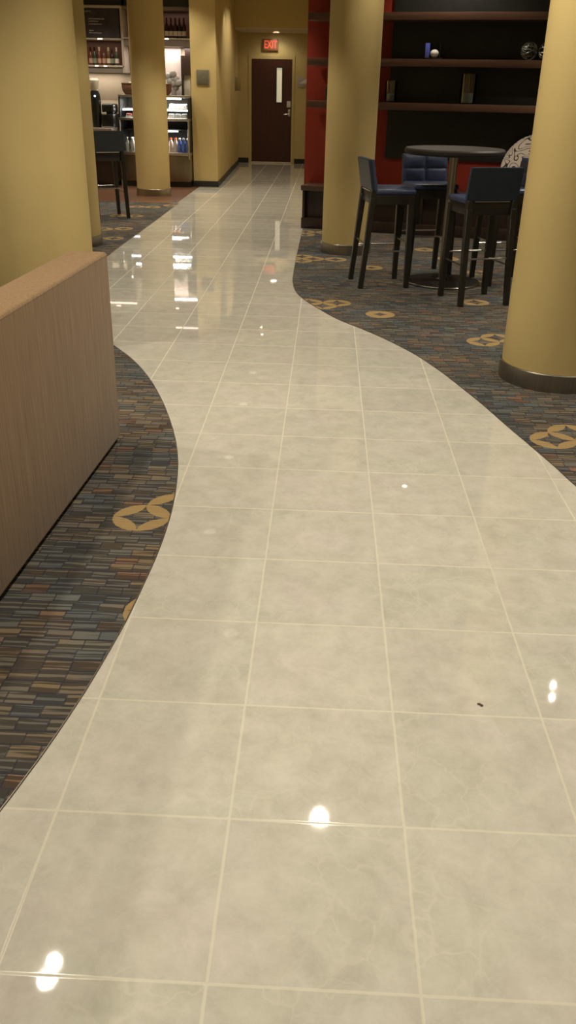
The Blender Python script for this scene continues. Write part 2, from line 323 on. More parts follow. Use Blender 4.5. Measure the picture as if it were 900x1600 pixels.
# ------------------------------------------------------------------ mesh builder
class MB:
    def __init__(s): s.bm = bmesh.new()
    def _merge(s, t, mat=None):
        if mat is not None: t.transform(mat)
        me = bpy.data.meshes.new('tmp'); t.to_mesh(me); t.free(); s.bm.from_mesh(me); bpy.data.meshes.remove(me)
    def box(s, x0, x1, y0, y1, z0, z1, bev=0, mat=None, seg=2):
        t = bmesh.new(); bmesh.ops.create_cube(t, size=1)
        t.transform(Matrix.Translation(((x0+x1)/2, (y0+y1)/2, (z0+z1)/2)) @ Matrix.Diagonal((x1-x0, y1-y0, z1-z0, 1)))
        if bev: bmesh.ops.bevel(t, geom=t.edges[:], offset=bev, segments=seg, affect='EDGES', profile=.5)
        s._merge(t, mat); return s
    def lathe(s, prof, cx=0, cy=0, n=32, cap=True):
        t = bmesh.new(); rings = []
        for r, z in prof:
            rings.append([t.verts.new((cx+r*math.cos(2*math.pi*k/n), cy+r*math.sin(2*math.pi*k/n), z)) for k in range(n)])
        for a, b in zip(rings, rings[1:]):
            for k in range(n): t.faces.new((a[k], a[(k+1) % n], b[(k+1) % n], b[k]))
        if cap: t.faces.new(rings[0][::-1]); t.faces.new(rings[-1])
        s._merge(t); return s
    def tube(s, pts, r, n=10, closed=False):
        t = bmesh.new(); pts = [Vector(p) for p in pts]; rings = []; m = len(pts)
        for i, p in enumerate(pts):
            rr = r[i] if isinstance(r, (list, tuple)) else r
            a = pts[(i-1) % m] if (closed or i) else p; c = pts[(i+1) % m] if (closed or i < m-1) else p
            d = (c-a).normalized(); up = Vector((0, 0, 1)) if abs(d.z) < .9 else Vector((1, 0, 0))
            e1 = d.cross(up).normalized(); e2 = d.cross(e1)
            rings.append([t.verts.new(p+rr*(math.cos(2*math.pi*k/n)*e1+math.sin(2*math.pi*k/n)*e2)) for k in range(n)])
        for i in range(m if closed else m-1):
            a, b = rings[i], rings[(i+1) % m]
            for k in range(n): t.faces.new((a[k], b[k], b[(k+1) % n], a[(k+1) % n]))
        if not closed: t.faces.new(rings[0]); t.faces.new(rings[-1][::-1])
        s._merge(t); return s
    def taper(s, p0, p1, w0, w1, d0=None, d1=None):
        # square post from p0 to p1, size w (x) by d (y)
        d0 = d0 or w0; d1 = d1 or w1; t = bmesh.new(); q = []
        for p, a, b in ((p0, w0, d0), (p1, w1, d1)):
            q.append([t.verts.new((p[0]+i*a/2, p[1]+j*b/2, p[2])) for i, j in ((-1, -1), (1, -1), (1, 1), (-1, 1))])
        for k in range(4): t.faces.new((q[0][k], q[0][(k+1) % 4], q[1][(k+1) % 4], q[1][k]))
        t.faces.new(q[0][::-1]); t.faces.new(q[1])
        bmesh.ops.bevel(t, geom=t.edges[:], offset=.003, segments=1, affect='EDGES')
        s._merge(t); return s
    def prism(s, poly, z0, z1, mat=None):
        t = bmesh.new(); a = [t.verts.new((x, y, z0)) for x, y in poly]; b = [t.verts.new((x, y, z1)) for x, y in poly]; n = len(poly)
        for k in range(n): t.faces.new((a[k], a[(k+1) % n], b[(k+1) % n], b[k]))
        t.faces.new(a[::-1]); t.faces.new(b); bmesh.ops.recalc_face_normals(t, faces=t.faces[:])
        s._merge(t, mat); return s
    def sphere(s, c, r, sz=(1, 1, 1), n=20):
        t = bmesh.new(); bmesh.ops.create_uvsphere(t, u_segments=n, v_segments=n//2, radius=r)
        s._merge(t, Matrix.Translation(c) @ Matrix.Diagonal((*sz, 1))); return s
    def build(s, name, mat, parent=None, smooth=True):
        bmesh.ops.recalc_face_normals(s.bm, faces=s.bm.faces[:])
        me = bpy.data.meshes.new(name); s.bm.to_mesh(me); s.bm.free()
        me.materials.append(mat)
        if smooth:
            me.polygons.foreach_set('use_smooth', [True]*len(me.polygons))
            try: me.set_sharp_from_angle(angle=R(35))
            except Exception: pass
        o = bpy.data.objects.new(name, me); COL.objects.link(o); o.parent = parent
        return o
def tag(o, label=None, cat=None, group=None, kind=None):
    if label: o['label'] = label
    if cat: o['category'] = cat
    if group: o['group'] = group
    if kind: o['kind'] = kind
    return o
def thing(name, label, cat, loc=(0, 0, 0), rz=0, group=None):
    o = bpy.data.objects.new(name, None); COL.objects.link(o); o.location = loc; o.rotation_euler = (0, 0, rz); o.empty_display_size = .1
    return tag(o, label, cat, group)
def struct(name, mb, mat, parent=None, smooth=False):
    o = mb.build(name, mat, parent, smooth)
    if parent is None: o['kind'] = 'structure'
    return o
def dup(root, loc, rz, label, group=None):
    r = root.copy(); COL.objects.link(r); r.location = loc; r.rotation_euler = (0, 0, rz); r['label'] = label
    if group: r['group'] = group
    for ch in list(root.children):
        c = ch.copy(); COL.objects.link(c); c.parent = r
        for g in ch.children:
            d = g.copy(); COL.objects.link(d); d.parent = c
    return r
def smoothline(P, k=6):
    out = []
    for i in range(len(P)-1):
        p0 = Vector(P[max(i-1, 0)]); p1 = Vector(P[i]); p2 = Vector(P[i+1]); p3 = Vector(P[min(i+2, len(P)-1)])
        for j in range(k):
            t = j/k
            out.append(tuple(.5*((2*p1)+(-p0+p2)*t+(2*p0-5*p1+4*p2-p3)*t*t+(-p0+3*p1-3*p2+p3)*t**3)))
    out.append(tuple(P[-1])); return out
def text_mesh(name, body, size, mat, parent, M4, depth=.003):
    cu = bpy.data.curves.new('txt', 'FONT'); cu.body = body; cu.size = size; cu.extrude = depth; cu.align_x = 'CENTER'; cu.align_y = 'CENTER'; cu.offset = size*.02
    to = bpy.data.objects.new('txt', cu); COL.objects.link(to)
    dg = bpy.context.evaluated_depsgraph_get(); me = bpy.data.meshes.new_from_object(to.evaluated_get(dg))
    bpy.data.objects.remove(to); me.transform(M4); me.materials.clear(); me.materials.append(mat)
    o = bpy.data.objects.new(name, me); COL.objects.link(o); o.parent = parent; return o
FACE = Matrix.Rotation(R(90), 4, 'X')      # text standing up, read from -y

# ------------------------------------------------------------------ ROOM SHELL
CH = 3.2
YN, XL, XR = -4.0, -6.0, 5.0
struct('floor', MB().box(XL, XR, YN, 20.6, -.1, 0), MT['tile'])
struct('floor', MB().box(XL, -2.46, 12.1, 15.6, -.01, .003), MT['plank'])
struct('ceiling', MB().box(XL, XR, YN, 19.0, CH, CH+.1), MT['ceil'])
struct('ceiling', MB().box(-2.6, -.3, 19.0, 20.6, 2.685, CH+.1), MT['yellow'])   # low soffit before the door
struct('ceiling', MB().box(-2.6, -.3, 19.0, 20.45, 2.665, 2.685), MT['ceil'])
struct('wall_left', MB().box(XL-.1, XL, YN, 15.7, 0, CH), MT['yellow'])
struct('wall_right', MB().box(XR, XR+.1, YN, 12, 0, CH), MT['yellow'])
struct('wall_front', MB().box(XL-.1, XR+.1, YN-.1, YN, 0, CH), MT['yellow'])
struct('wall_kitchen', MB().box(XL, -2.50, 15.6, 15.7, 0, CH), MT['cream'])
struct('wall_corridor_left', MB().prism([(-2.56, 14.6), (-2.139, 14.6), (-2.295, 19.8), (-2.62, 19.8)], 0, CH), MT['yellow'])
struct('wall_alcove_left', MB().box(-2.62, -2.345, 19.8, 20.45, 0, 2.66), MT['yellow'])
struct('wall_corridor_right', MB().box(-.50, -.35, 10.45, 20.45, 0, CH), MT['yellow'])
# door wall with the door opening
dw = MB(); dw.box(-2.6, -2.03, 20.3, 20.42, 0, 2.71); dw.box(-1.11, -.35, 20.3, 20.42, 0, 2.71); dw.box(-2.03, -1.11, 20.3, 20.42, 2.155, 2.71)
struct('wall_back', dw, MT['yellow'])
bb = MB(); bb.box(-2.572, -2.127, 14.588, 14.6, .003, .095, .002); bb.prism([(-2.139, 14.59), (-2.127, 14.59), (-2.283, 19.8), (-2.295, 19.8)], .001, .095)
struct('baseboard_left', bb, MT['blackbase'])
bb = MB(); bb.box(-2.345, -2.10, 20.288, 20.3, 0, .105, .002); bb.box(-1.03, -.5, 20.288, 20.3, 0, .105, .002)
struct('baseboard_back', bb, MT['blackbase'])
dt = MB(); dt.box(-2.10, -2.03, 20.29, 20.30, 0, 2.23, .004); dt.box(-1.11, -1.05, 20.29, 20.30, 0, 2.23, .004); dt.box(-2.03, -1.11, 20.29, 20.30, 2.155, 2.23, .004)
struct('trim_1', dt, MT['yellow'])
struct('trim_2', MB().box(-2.04, -1.10, 20.20, 20.30, 0, .028, .004), simple('pale_threshold', (.62, .55, .42), .3))

# ---- door
d1 = MB(); X0, X1 = -1.458, -1.340
d1.box(-2.025, X0, 20.302, 20.345, .03, 2.15); d1.box(X1, -1.115, 20.302, 20.345, .03, 2.15); d1.box(X0, X1, 20.302, 20.345, .03, 1.29); d1.box(X0, X1, 20.302, 20.345, 1.985, 2.15)
door = struct('door_1', d1, MT['doorwood'])
f = MB(); 
for a in ((X0-.03, X0, 1.26, 2.015), (X1, X1+.03, 1.26, 2.015), (X0, X1, 1.26, 1.29), (X0, X1, 1.985, 2.015)): f.box(a[0], a[1], 20.292, 20.302, a[2], a[3], .002)
f.build('window_frame', MT['darkwood'], door)
MB().box(X0, X1, 20.318, 20.326, 1.29, 1.985).build('window_pane', MT['pane'], door)
lk = MB().box(-1.222, -1.135, 20.275, 20.302, 1.185, 1.315, .008).build('lock_plate', MT['white'], door)
lv = MB(); lv.tube([(-1.165, 20.302, 1.045), (-1.165, 20.25, 1.045), (-1.20, 20.245, 1.045), (-1.275, 20.245, 1.04)], .012); lv.lathe([(.028, 0), (.028, .01)]); 
hd = MB(); hd.tube([(-1.165, 20.302, 1.045), (-1.165, 20.25, 1.045)], .014); hd.tube([(-1.155, 20.25, 1.045), (-1.215, 20.245, 1.045), (-1.285, 20.247, 1.04)], .012); hd.box(-1.195, -1.135, 20.292, 20.302, 1.0, 1.15, .006)
hd.build('door_handle', MT['chrome'], door); lv.bm.free()
hg = MB()
for z in (.3, 1.1, 1.9): hg.tube([(-2.028, 20.296, z-.05), (-2.028, 20.296, z+.05)], .008)
hg.build('hinge', MT['basesteel'], door)

# ---- EXIT sign
ex = thing('exit_sign', 'small illuminated red EXIT sign on the wall above the dark door', 'sign', (-1.60, 20.3, 2.435))
MB().box(-.175, .165, -.05, 0, -.115, .115, .006).build('housing', MT['exitface'], ex)
text_mesh('letters', 'EXIT', .215, MT['exitred'], ex, Matrix.Translation((0, -.052, -.003)) @ FACE @ Matrix.Diagonal((.66, 1, 1, 1)))

# ---- carpets
LC = [(-2.43, 12.1), (-2.43, 9.5), (-2.43, 7.85), (-2.38, 6.7), (-2.13, 5.5), (-1.83, 4.75), (-1.562, 4.323), (-1.399, 4.049), (-1.249, 3.735), (-1.119, 3.398), (-1.021, 3.099), (-.945, 2.831), (-.89, 2.59), (-.854, 2.371), (-.825, 2.111), (-.812, 1.88), (-.810, 1.649), (-.817, 1.445), (-.828, 1.226), (-.846, 1.034), (-.870, .835), (-.902, .637), (-.928, .509), (-.955, .39), (-1.05, .0), (-1.2, -.6), (-1.45, -1.5), (-1.6, -4)]
RC = [(-.50, 10.20), (-.513, 10.1), (-.52, 9.016), (-.524, 7.963), (-.519, 7.099), (-.511, 6.65), (-.47, 6.25), (-.39, 5.938), (-.254, 5.593), (-.106, 5.28), (.075, 4.998), (.241, 4.705), (.388, 4.391), (.505, 4.052), (.591, 3.745), (.668, 3.45), (.738, 3.14), (.808, 2.85), (.866, 2.60), (.909, 2.388), (1.02, 1.9), (1.2, 1.2), (1.5, 0), (1.9, -1.5), (2.2, -4)]
ls, rs = smoothline(LC), smoothline(RC)
CZ = .004
cl = MB().prism(ls+[(XL, YN), (XL, 12.1)], 0.0, CZ).build('carpet', MT['carpet'], smooth=False)
tag(cl, 'dark blue and brown patterned carpet curving along the left, under the tan sofa', 'carpet')
cr = MB().prism(rs+[(XR, YN), (XR, 8.75), (4.2, 9.05)], 0.0, CZ).build('carpet', MT['carpet'], smooth=False)
tag(cr, 'dark patterned carpet with gold rings on the right, under the bar stools and tall table', 'carpet')
struct('trim_3', MB().tube([(x, y, .002) for x, y in ls], .0026, 6), MT['basesteel'])
struct('trim_4', MB().tube([(x, y, .002) for x, y in rs], .0022, 6), MT['basesteel'])
struct('trim_5', MB().box(-6, -2.44, 12.085, 12.11, 0, .006), MT['darkwood'])
# the crumb on the tiles
cb = MB(); cb.sphere((0.246, .868, .002), .005, (1.2, .8, .45), 8); cb.sphere((.252, .863, .002), .005, (1, .9, .5), 8)
tag(cb.build('crumb', simple('brown_crumb', (.13, .07, .05), .9)), 'tiny brown crumb lying on the pale floor tile', 'crumb')

# ------------------------------------------------------------------ COLUMNS
def column(x, y, r, label, z0=0.004, band=True, bandh=.105):
    t = thing('column', label, 'column', (x, y, z0))
    MB().lathe([(r, 0), (r, CH-z0)], n=96).build('shaft', MT['yellow'], t)
    if band:
        b = MB(); b.lathe([(r+.001, 0), (r+.011, 0), (r+.011, bandh-.004), (r+.008, bandh), (r+.001, bandh)], n=96, cap=False)
        b.build('base_band', MT['basesteel'], t)
    return t
column(1.175, 3.985, .310, 'round yellow column in the right foreground with a brushed steel base band')
column(-.013, 8.30, .255, 'round yellow column at the centre, beside the blue bar stools')
column(-3.0, 13.20, .262, 'round yellow column in front of the refrigerated display case', .003, bandh=.10)
column(-2.965, 8.31, .310, 'yellow column seen as a narrow strip just behind the big left column')
column(-2.04, 4.47, .310, 'large yellow column directly behind the tan sofa back')

# ------------------------------------------------------------------ SOFA
so = thing('sofa', 'tan striated fabric sofa seen from behind in the left foreground', 'sofa', (-1.187, 2.74, CZ), R(-2.65))
def cushion(x0, x1, y0, y1, z0, z1, bev, seg=4): return MB().box(x0, x1, y0, y1, z0, z1, bev, seg=seg)
LEN = 2.75
cushion(-.175, 0.0, -LEN, 0, .02, .885, .016).build('backrest', MT['fabric'], so)
MB().tube([(-.004, -.012, .872), (-.004, -LEN+.01, .872)], .0045, 8).build('piping', MT['fabric'], so)
cushion(-.80, -.165, -LEN+.02, -.02, .08, .30, .02).build('seat_base', MT['fabric'], so)
for k in range(3):
    a = -LEN+.16+k*(LEN-.32)/3
    cushion(-.80, -.18, a+.005, a+(LEN-.32)/3-.005, .30, .45, .035).build('seat_cushion', MT['fabric'], so)
cushion(-.80, -.165, -LEN+.0, -LEN+.14, .08, .62, .025).build('armrest', MT['fabric'], so)
for x in (-.72, -.08):
    for y in (-.08, -LEN+.08): MB().taper((x, y, 0), (x, y, .09), .04, .05).build('leg', MT['stoolwood'], so)

# ------------------------------------------------------------------ BAR STOOLS
def make_stool():
    t = thing('bar_stool', '', 'bar stool', (0, 0, 0))
    W, D = .40, .40
    # seat cushion (dished)
    s = MB().box(-.21, .21, -.135, .225, .765, .812, .02, seg=3); s.build('seat', MT['leather'], t)
    a = MB()
    a.box(-.195, .195, .185, .205, .69, .766, .003); a.box(-.195, .195, -.155, -.135, .69, .79, .003)
    a.box(-.20, -.18, -.15, .195, .69, .766, .003); a.box(.18, .20, -.15, .195, .69, .766, .003)
    a.build('apron', MT['orangewood'], t)
    # backrest: quilted front pad
    lean = .045
    def P(u, v, d):   # u -1..1, v 0..1
        z = .80+v*.238; y = -.115-lean*v-d; return (u*.212, y, z)
    t2 = bmesh.new(); nu, nv = 28, 18; g = []
    for j in range(nv+1):
        row = []
        for i in range(nu+1):
            u = -1+2*i/nu; v = j/nv
            pu = abs(math.sin(math.pi*(u+1)))**.35 if 0 < i < nu else 0; pv = abs(math.sin(math.pi*v*2))**.35 if 0 < j < nv else 0
            row.append(t2.verts.new(P(u, v, -.013*pu*pv)))
        g.append(row)
    for j in range(nv):
        for i in range(nu): t2.faces.new((g[j][i], g[j][i+1], g[j+1][i+1], g[j+1][i]))
    back = bmesh.ops.extrude_face_region(t2, geom=t2.faces[:])
    vs = [v for v in back['geom'] if isinstance(v, bmesh.types.BMVert)]
    for v in vs:
        zz = (v.co.z-.80)/.255; v.co.y = -.115-lean*zz-.024
    q = MB(); q._merge(t2); q.build('backrest', MT['leather'], t)
    # rear shell of the back
    sh = Matrix.Shear('XY', 4, (0, 0))
    def shell(x0, x1, z0, z1, y0, y1):
        m = bmesh.new(); bmesh.ops.create_cube(m, size=1)
        m.transform(Matrix.Translation(((x0+x1)/2, (y0+y1)/2, (z0+z1)/2)) @ Matrix.Diagonal((x1-x0, y1-y0, z1-z0, 1)))
        bmesh.ops.bevel(m, geom=m.edges[:], offset=.006, segments=2, affect='EDGES')
        for v in m.verts: v.co.y -= lean*(v.co.z-.80)/.255
        return m
    q = MB(); q._merge(shell(-.213, .213, .797, 1.037, -.165, -.138)); q.build('back_panel', MT['leatherback'], t)
    q = MB(); q._merge(shell(-.15, .15, .787, .795, -.166, -.158)); q.build('trim_strip', MT['chrome'], t)
    for sx in (-1, 1):
        MB().taper((sx*W/2, .195, 0), (sx*.178, .187, .75), .040, .052).build('leg', MT['stoolwood'], t)
        l = MB(); l.taper((sx*W/2, -.215, 0), (sx*.185, -.145, .74), .040, .050); l.taper((sx*.185, -.145, .735), (sx*.187, -.146, .80), .048, .04)
        l.build('leg', MT['stoolwood'], t)
    def at(z, sx, f):
        k = z/.75; x = sx*(W/2+(.182-W/2)*k); y = (.195-.008*k) if f else (-.215+.07*k); return Vector((x, y, z))
    for sx in (-1, 1): MB().tube([at(.31, sx, 1), at(.31, sx, 0)], .007).build('footrest', MT['chrome'], t)
    for fr in (0, 1): MB().tube([at(.365, -1, fr), at(.365, 1, fr)], .007).build('footrest', MT['chrome'], t)
    return t
TC = Vector((.838, 6.79)); A13 = R(13)
ux = Vector((math.cos(A13), math.sin(A13))); uy = Vector((-math.sin(A13), math.cos(A13)))
st0 = make_stool()
def P2(v, z=CZ): return (v.x, v.y, z)
st0.location = P2(Vector((.26, 6.665))); st0.rotation_euler = (0, 0, A13-R(90)-R(2)); st0['label'] = 'blue leather bar stool left of the tall table, nearest the central column'
st0['group'] = 'blue bar stools around the tall table'
dup(st0, (1.005, 6.085, CZ), A13+R(3), 'bar stool with its dark back to the camera, in front of the tall table')
dup(st0, (.69, 7.19, CZ), A13+R(180), 'bar stool behind the tall table with its quilted blue backrest facing the camera')
dup(st0, P2(TC+ux*.56), A13+R(90), 'mostly hidden bar stool right of the tall table, behind the foreground column')
dup(st0, (-3.09, 10.50, CZ), R(30), 'dark bar stool standing alone by the café counter at far left', 'bar stool by the café counter')

# ------------------------------------------------------------------ TALL TABLE
tt = thing('bar_table', 'tall round dark pedestal table between the blue bar stools', 'table', (TC.x, TC.y, CZ))
MB().lathe([(.0, 1.07), (.40, 1.07), (.42, 1.08), (.42, 1.112), (.412, 1.12), (.0, 1.12)], n=64, cap=False).build('tabletop', MT['tabletop'], tt)
MB().lathe([(.422, 1.083), (.425, 1.087), (.425, 1.106), (.422, 1.11)], n=64, cap=False).build('edge_band', MT['blackmat'], tt)
MB().lathe([(.036, .02), (.036, 1.07)], n=32).build('pole', MT['polestl'], tt)
MB().lathe([(.11, 1.055), (.11, 1.07)], n=32).build('top_plate', MT['blackmat'], tt)
MB().lathe([(.30, 0), (.33, .004), (.33, .016), (.31, .022), (.06, .034), (.04, .05)], n=64).build('base', MT['stoolwood'], tt)
MB().lathe([(.331, .004), (.334, .006), (.334, .015), (.331, .018)], n=64, cap=False).build('base_rim', MT['chrome'], tt)

# ------------------------------------------------------------------ RED WALL WITH SHELVES AND BENCH
UA = R(-14); UO = Vector((.341, 9.718, 0))
MU = Matrix.Translation(UO) @ Matrix.Rotation(UA, 4, 'Z')
def U(u, v, z=0): return MU @ Vector((u, v, z))
UR = 4.6
rw = MB().box(-.985, 4.75, .362, .56, 0, CH); o = struct('wall_red', rw, MT['red']); o.matrix_world = MU
un = thing('shelving_unit', 'wide dark wooden wall shelves on a black back panel in front of the red wall', 'shelves', UO, UA)
MB().box(.03, UR, .33, .36, .828, CH).build('back_panel', MT['darkwall'], un)
for z in (1.36, 1.80, 2.25): MB().box(-.883, UR, 0, .33, z, z+.075, .003).build('shelf', MT['shelfwood'], un)
be = thing('bench', 'long low dark wooden bench under the wall shelves', 'bench', UO, UA)
MB().box(-.92, UR, -.01, .36, .445, .505, .004).build('seat_slab', MT['benchwood'], be)
MB().box(-.90, UR, .09, .12, .13, .445).build('front_panel', MT['darkwood'], be)
for u in (-.90, .55, 2.0): MB().box(u, u+.03, 0, .34, .13, .445, .002).build('divider', MT['darkwood'], be)
MB().box(-.91, UR, -.005, .34, .004, .13, .004).build('plinth', MT['darkwood'], be)

# shelf ornaments
def on(u, v, z): return tuple(U(u, v, z))
z2, z1 = 1.877, 1.437
ch = thing('candle_holder', 'square glass candle holder with a blue side and a white candle, middle shelf', 'candle holder', on(.56, .08, z2), UA)
MB().box(-.10, .10, -.05, .05, 0, .012, .002).build('base', MT['black'], ch)
MB().box(-.10, -.055, -.05, .05, .012, .155, .002).build('blue_side', MT['blueglass'], ch)
MB().box(.06, .066, -.05, .05, .012, .155, .001).build('glass_side', MT['glass'], ch)
MB().sphere((.0, -.01, .055), .047, (1, 1, .85)).build('candle', MT['candle'], ch)
def orb(u, v, label, s):
    t = thing('wire_orb', label, 'ornament', on(u, v, z2), UA, 'wire orbs on the middle shelf'); r = .086
    m = MB(); rnd = random.Random(s)
    for k in range(9):
        a = Matrix.Rotation(rnd.uniform(0, 3.14), 4, 'Z') @ Matrix.Rotation(rnd.uniform(0, 3.14), 4, 'X')
        m.tube([(a @ Vector((r*math.cos(q/24*6.283), r*math.sin(q/24*6.283), 0)))+Vector((0, 0, r+.003)) for q in range(24)], .0034, 6, True)
    m.build('wire_frame', MT['wire'], t)
    for k in range(14):
        g = MB()
        d = Vector((rnd.gauss(0, 1), rnd.gauss(0, 1), rnd.gauss(0, 1))).normalized(); e = d.orthogonal().normalized(); f2 = d.cross(e)
        g.tube([d*r*.9+(e*math.cos(q/12*6.283)+f2*math.sin(q/12*6.283))*.022+Vector((0, 0, r+.003)) for q in range(12)], .0022, 5, True)
        g.build('curl', MT['wire'], t)
orb(1.575, .1, 'silver wire orb on the middle shelf, left of the pair', 3)
orb(1.76, .1, 'silver wire orb on the middle shelf, partly hidden by the foreground column', 5)
def vase(u, v, label, r, h, stems, s):
    t = thing('glass_vase', label, 'vase', on(u, v, z1), UA); rnd = random.Random(s)
    g = MB(); g.lathe([(r*.9, 0), (r, .01), (r, h), (r-.004, h), (r-.004, .012), (0, .012)], n=32, cap=False); g.build('vessel', MT['glass'], t)
    MB().lathe([(r-.006, .013), (r-.006, h*.36), (r*.4, h*.38)], n=28).build('sand', MT['sand'], t)
    for k in range(stems):
        a = rnd.uniform(0, 6.28); q = r*.6
        m = MB(); m.tube([(q*math.cos(a)*.7-.01, q*math.sin(a)*.7, h*.2), (q*math.cos(a)-.015, q*math.sin(a), h*1.02)], .004, 6); m.build('stalk', MT['reed'], t)
vase(.965, .12, 'glass vase holding pale sand and dry stalks, centre of the lower shelf', .09, .30, 5, 1)
vase(.09, .12, 'small glass vase with dry stalks on the lower shelf beside the central column', .068, .22, 4, 2)
v3 = thing('dark_vase', 'dark vase on the lower shelf just left of the central column', 'vase', on(-.64, .12, z1), UA)
MB().lathe([(.035, 0), (.045, .01), (.05, .08), (.042, .14), (.03, .16)], n=28).build('body', MT['black'], v3)
MB().lathe([(.03, .16), (.034, .17), (.026, .172)], n=28).build('rim', MT['blackmat'], v3)

# ------------------------------------------------------------------ PATTERNED CUSHION
def arch(w, h, n=28):
    r = w/2; k = min(r, h*.85)
    return [(-r, 0)]+[(-r*math.cos(math.pi*i/n), h-k+k*math.sin(math.pi*i/n)) for i in range(n+1)]+[(r, 0)]
cu = thing('cushion', 'round-topped white cushion with dark scrolls standing on the bench by the foreground column', 'cushion', U(1.82, .16, .506), UA)
def pad(w, h, t, y, bev):
    m = bmesh.new(); P = arch(w, h); a = [m.verts.new((x, y-t/2, z)) for x, z in P[1:-1]]; b = [m.verts.new((x, y+t/2, z)) for x, z in P[1:-1]]
    n = len(a)
    for k in range(n): m.faces.new((a[k], a[(k+1) % n], b[(k+1) % n], b[k]))
    e1 = m.faces.new(a[::-1]); e2 = m.faces.new(b)
    bmesh.ops.bevel(m, geom=[e for e in e1.edges]+[e for e in e2.edges], offset=bev, segments=3, affect='EDGES')
    q = MB(); q._merge(m); return q
pad(.80, .645, .12, .0, .03).build('cover', MT['swirl'], cu)
pad(.88, .52, .07, .09, .02).build('back_pad', MT['white'], cu)
MB().tube([(x, -.058, z) for x, z in arch(.78, .635)[1:-1]], .006, 6).build('piping', MT['white'], cu)

# ------------------------------------------------------------------ SIGNS
sg = thing('wall_plaque', 'square grey framed plaque on the yellow pier beside the display case', 'sign', (-2.36, 14.6, 1.70))
MB().box(-.105, .105, -.016, 0, -.115, .115, .004).build('frame', MT['signframe'], sg)
MB().box(-.09, .09, -.02, -.015, -.10, .10, .001).build('face', MT['sign'], sg)
sb = thing('wall_plaque', 'small olive sign projecting from the corridor wall left of the door', 'sign', (-2.150, 17.75, 1.63))
MB().box(0, .115, -.012, .012, -.12, .12, .003).build('face', MT['olive'], sb)
MB().box(0, .012, -.02, .02, -.13, .13, .002).build('bracket', MT['signframe'], sb)
sc = thing('wall_plaque', 'pale lavender sign on the yellow wall right of the dark door', 'sign', (-.86, 20.3, 1.70))
MB().box(-.115, .115, -.012, 0, -.10, .10, .003).build('frame', MT['lavender'], sc)
MB().prism([(-.10, -.02), (.10, .09), (.10, -.02)], 0, .004, FACE @ Matrix.Translation((0, 0, .012))).build('wedge_mark', MT['white'], sc)

# ------------------------------------------------------------------ CAFÉ
# --- refrigerated display case
X0, X1, YF, YB = -3.77, -2.575, 14.36, 15.1
dc = thing('display_case', 'refrigerated stainless display case with lit shelves beyond the slim yellow column', 'display case', (0, 0, .003))
MB().box(X0+.02, X1-.01, YF+.04, YB, 0, .09).build('kick_plate', MT['black'], dc)
MB().box(X0, X1, YF, YB, .09, .50, .006).build('cabinet', MT['stainless'], dc)
MB().box(X0, X1, YF-.02, YB, .50, .55, .008).build('lower_shelf', MT['steel'], dc)
MB().box(X0, X1, YB-.04, YB, .55, 1.42).build('rear_panel', MT['blackmat'], dc)
for xa in (X0, X1-.03):
    p = MB(); p.prism([(YF-.01, .55), (YB, .55), (YB, 1.42), (YF+.12, 1.42), (YF+.03, 1.04), (YF+.06, .95)], xa, xa+.03, Matrix(((0, 0, 1, 0), (1, 0, 0, 0), (0, 1, 0, 0), (0, 0, 0, 1))))
    p.build('side_panel', MT['blackmat'], dc)
    e = MB(); xx = xa+.015; e.tube([(xx, YF-.02, .45), (xx, YF-.02, .60), (xx, YF+.0, .80), (xx, YF+.03, .95), (xx, YF+.02, 1.04)], .016, 10); e.build('edge_rail', MT['steel'], dc)
MB().box(X0, X1, YF+.0, YB, 1.035, 1.075, .005).build('middle_ledge', MT['steel'], dc)
MB().box(X0, X1, YF+.10, YB, 1.385, 1.42, .005).build('top_plate', MT['steel'], dc)
g = bmesh.new(); vs = [g.verts.new(v) for v in ((X0+.03, YF+.035, 1.075), (X1-.03, YF+.035, 1.075), (X1-.03, YF+.11, 1.385), (X0+.03, YF+.11, 1.385))]; g.faces.new(vs)
bmesh.ops.solidify(g, geom=g.faces[:], thickness=.006); m = MB(); m._merge(g); m.build('front_glass', MT['caseglass'], dc)
for y_, z_, nm in ((YF+.25, 1.205, 'rack'),): MB().box(X0+.03, X1-.03, YF+.2, YB-.05, z_, z_+.012).build(nm, MT['steel'], dc)
MB().box(X0+.25, X1-.15, YF+.14, YF+.19, 1.36, 1.383).build('light_strip', MT['strip'], dc)
MB().box(X0+.25, X1-.22, YF+.12, YF+.17, .865, .885).build('light_strip', MT['strip'], dc)
MB().box(X0+.05, X1-.05, YF+.16, YF+.20, 1.183, 1.203).build('light_strip', MT['strip'], dc)
MB().box(X0+.03, X1-.03, YF+.25, YB-.05, .885, .90).build('rack', MT['black'], dc)
# packaged food in the upper case
def pack(x, y, z, w, d, h, mat, label, grp):
    t = thing('food_pack', label, 'food package', (x, y, z), random.uniform(-.1, .1), grp)
    MB().box(-w/2, w/2, -d/2, d/2, 0, h*.35, .006).build('tray', MT['white'], t)
    m = MB(); m.box(-w*.45, w*.45, -d*.45, d*.45, h*.35, h, .015); m.build('lid', mat, t)
for k, x in enumerate((-2.90, -2.79, -2.68)):
    o3 = ('left of three', 'middle of three', 'right of three')[k]
    pack(x, YF+.32, 1.22, .10, .14, .075, MT['pack'], o3+' clear food packages on the upper rack of the display case', 'food packages on the upper rack')
    pack(x, YF+.20, 1.078, .10, .14, .07, MT['pack'], o3+' clear food packages at the bottom of the glazed case', 'food packages at the bottom of the glazed case')
    pack(-3.62+.115*k, YF+.20, 1.078, .10, .14, .10 if k else .06, MT['pink'], o3+' pink food packages in the display case, left of the slim column', 'pink packages in the display case')
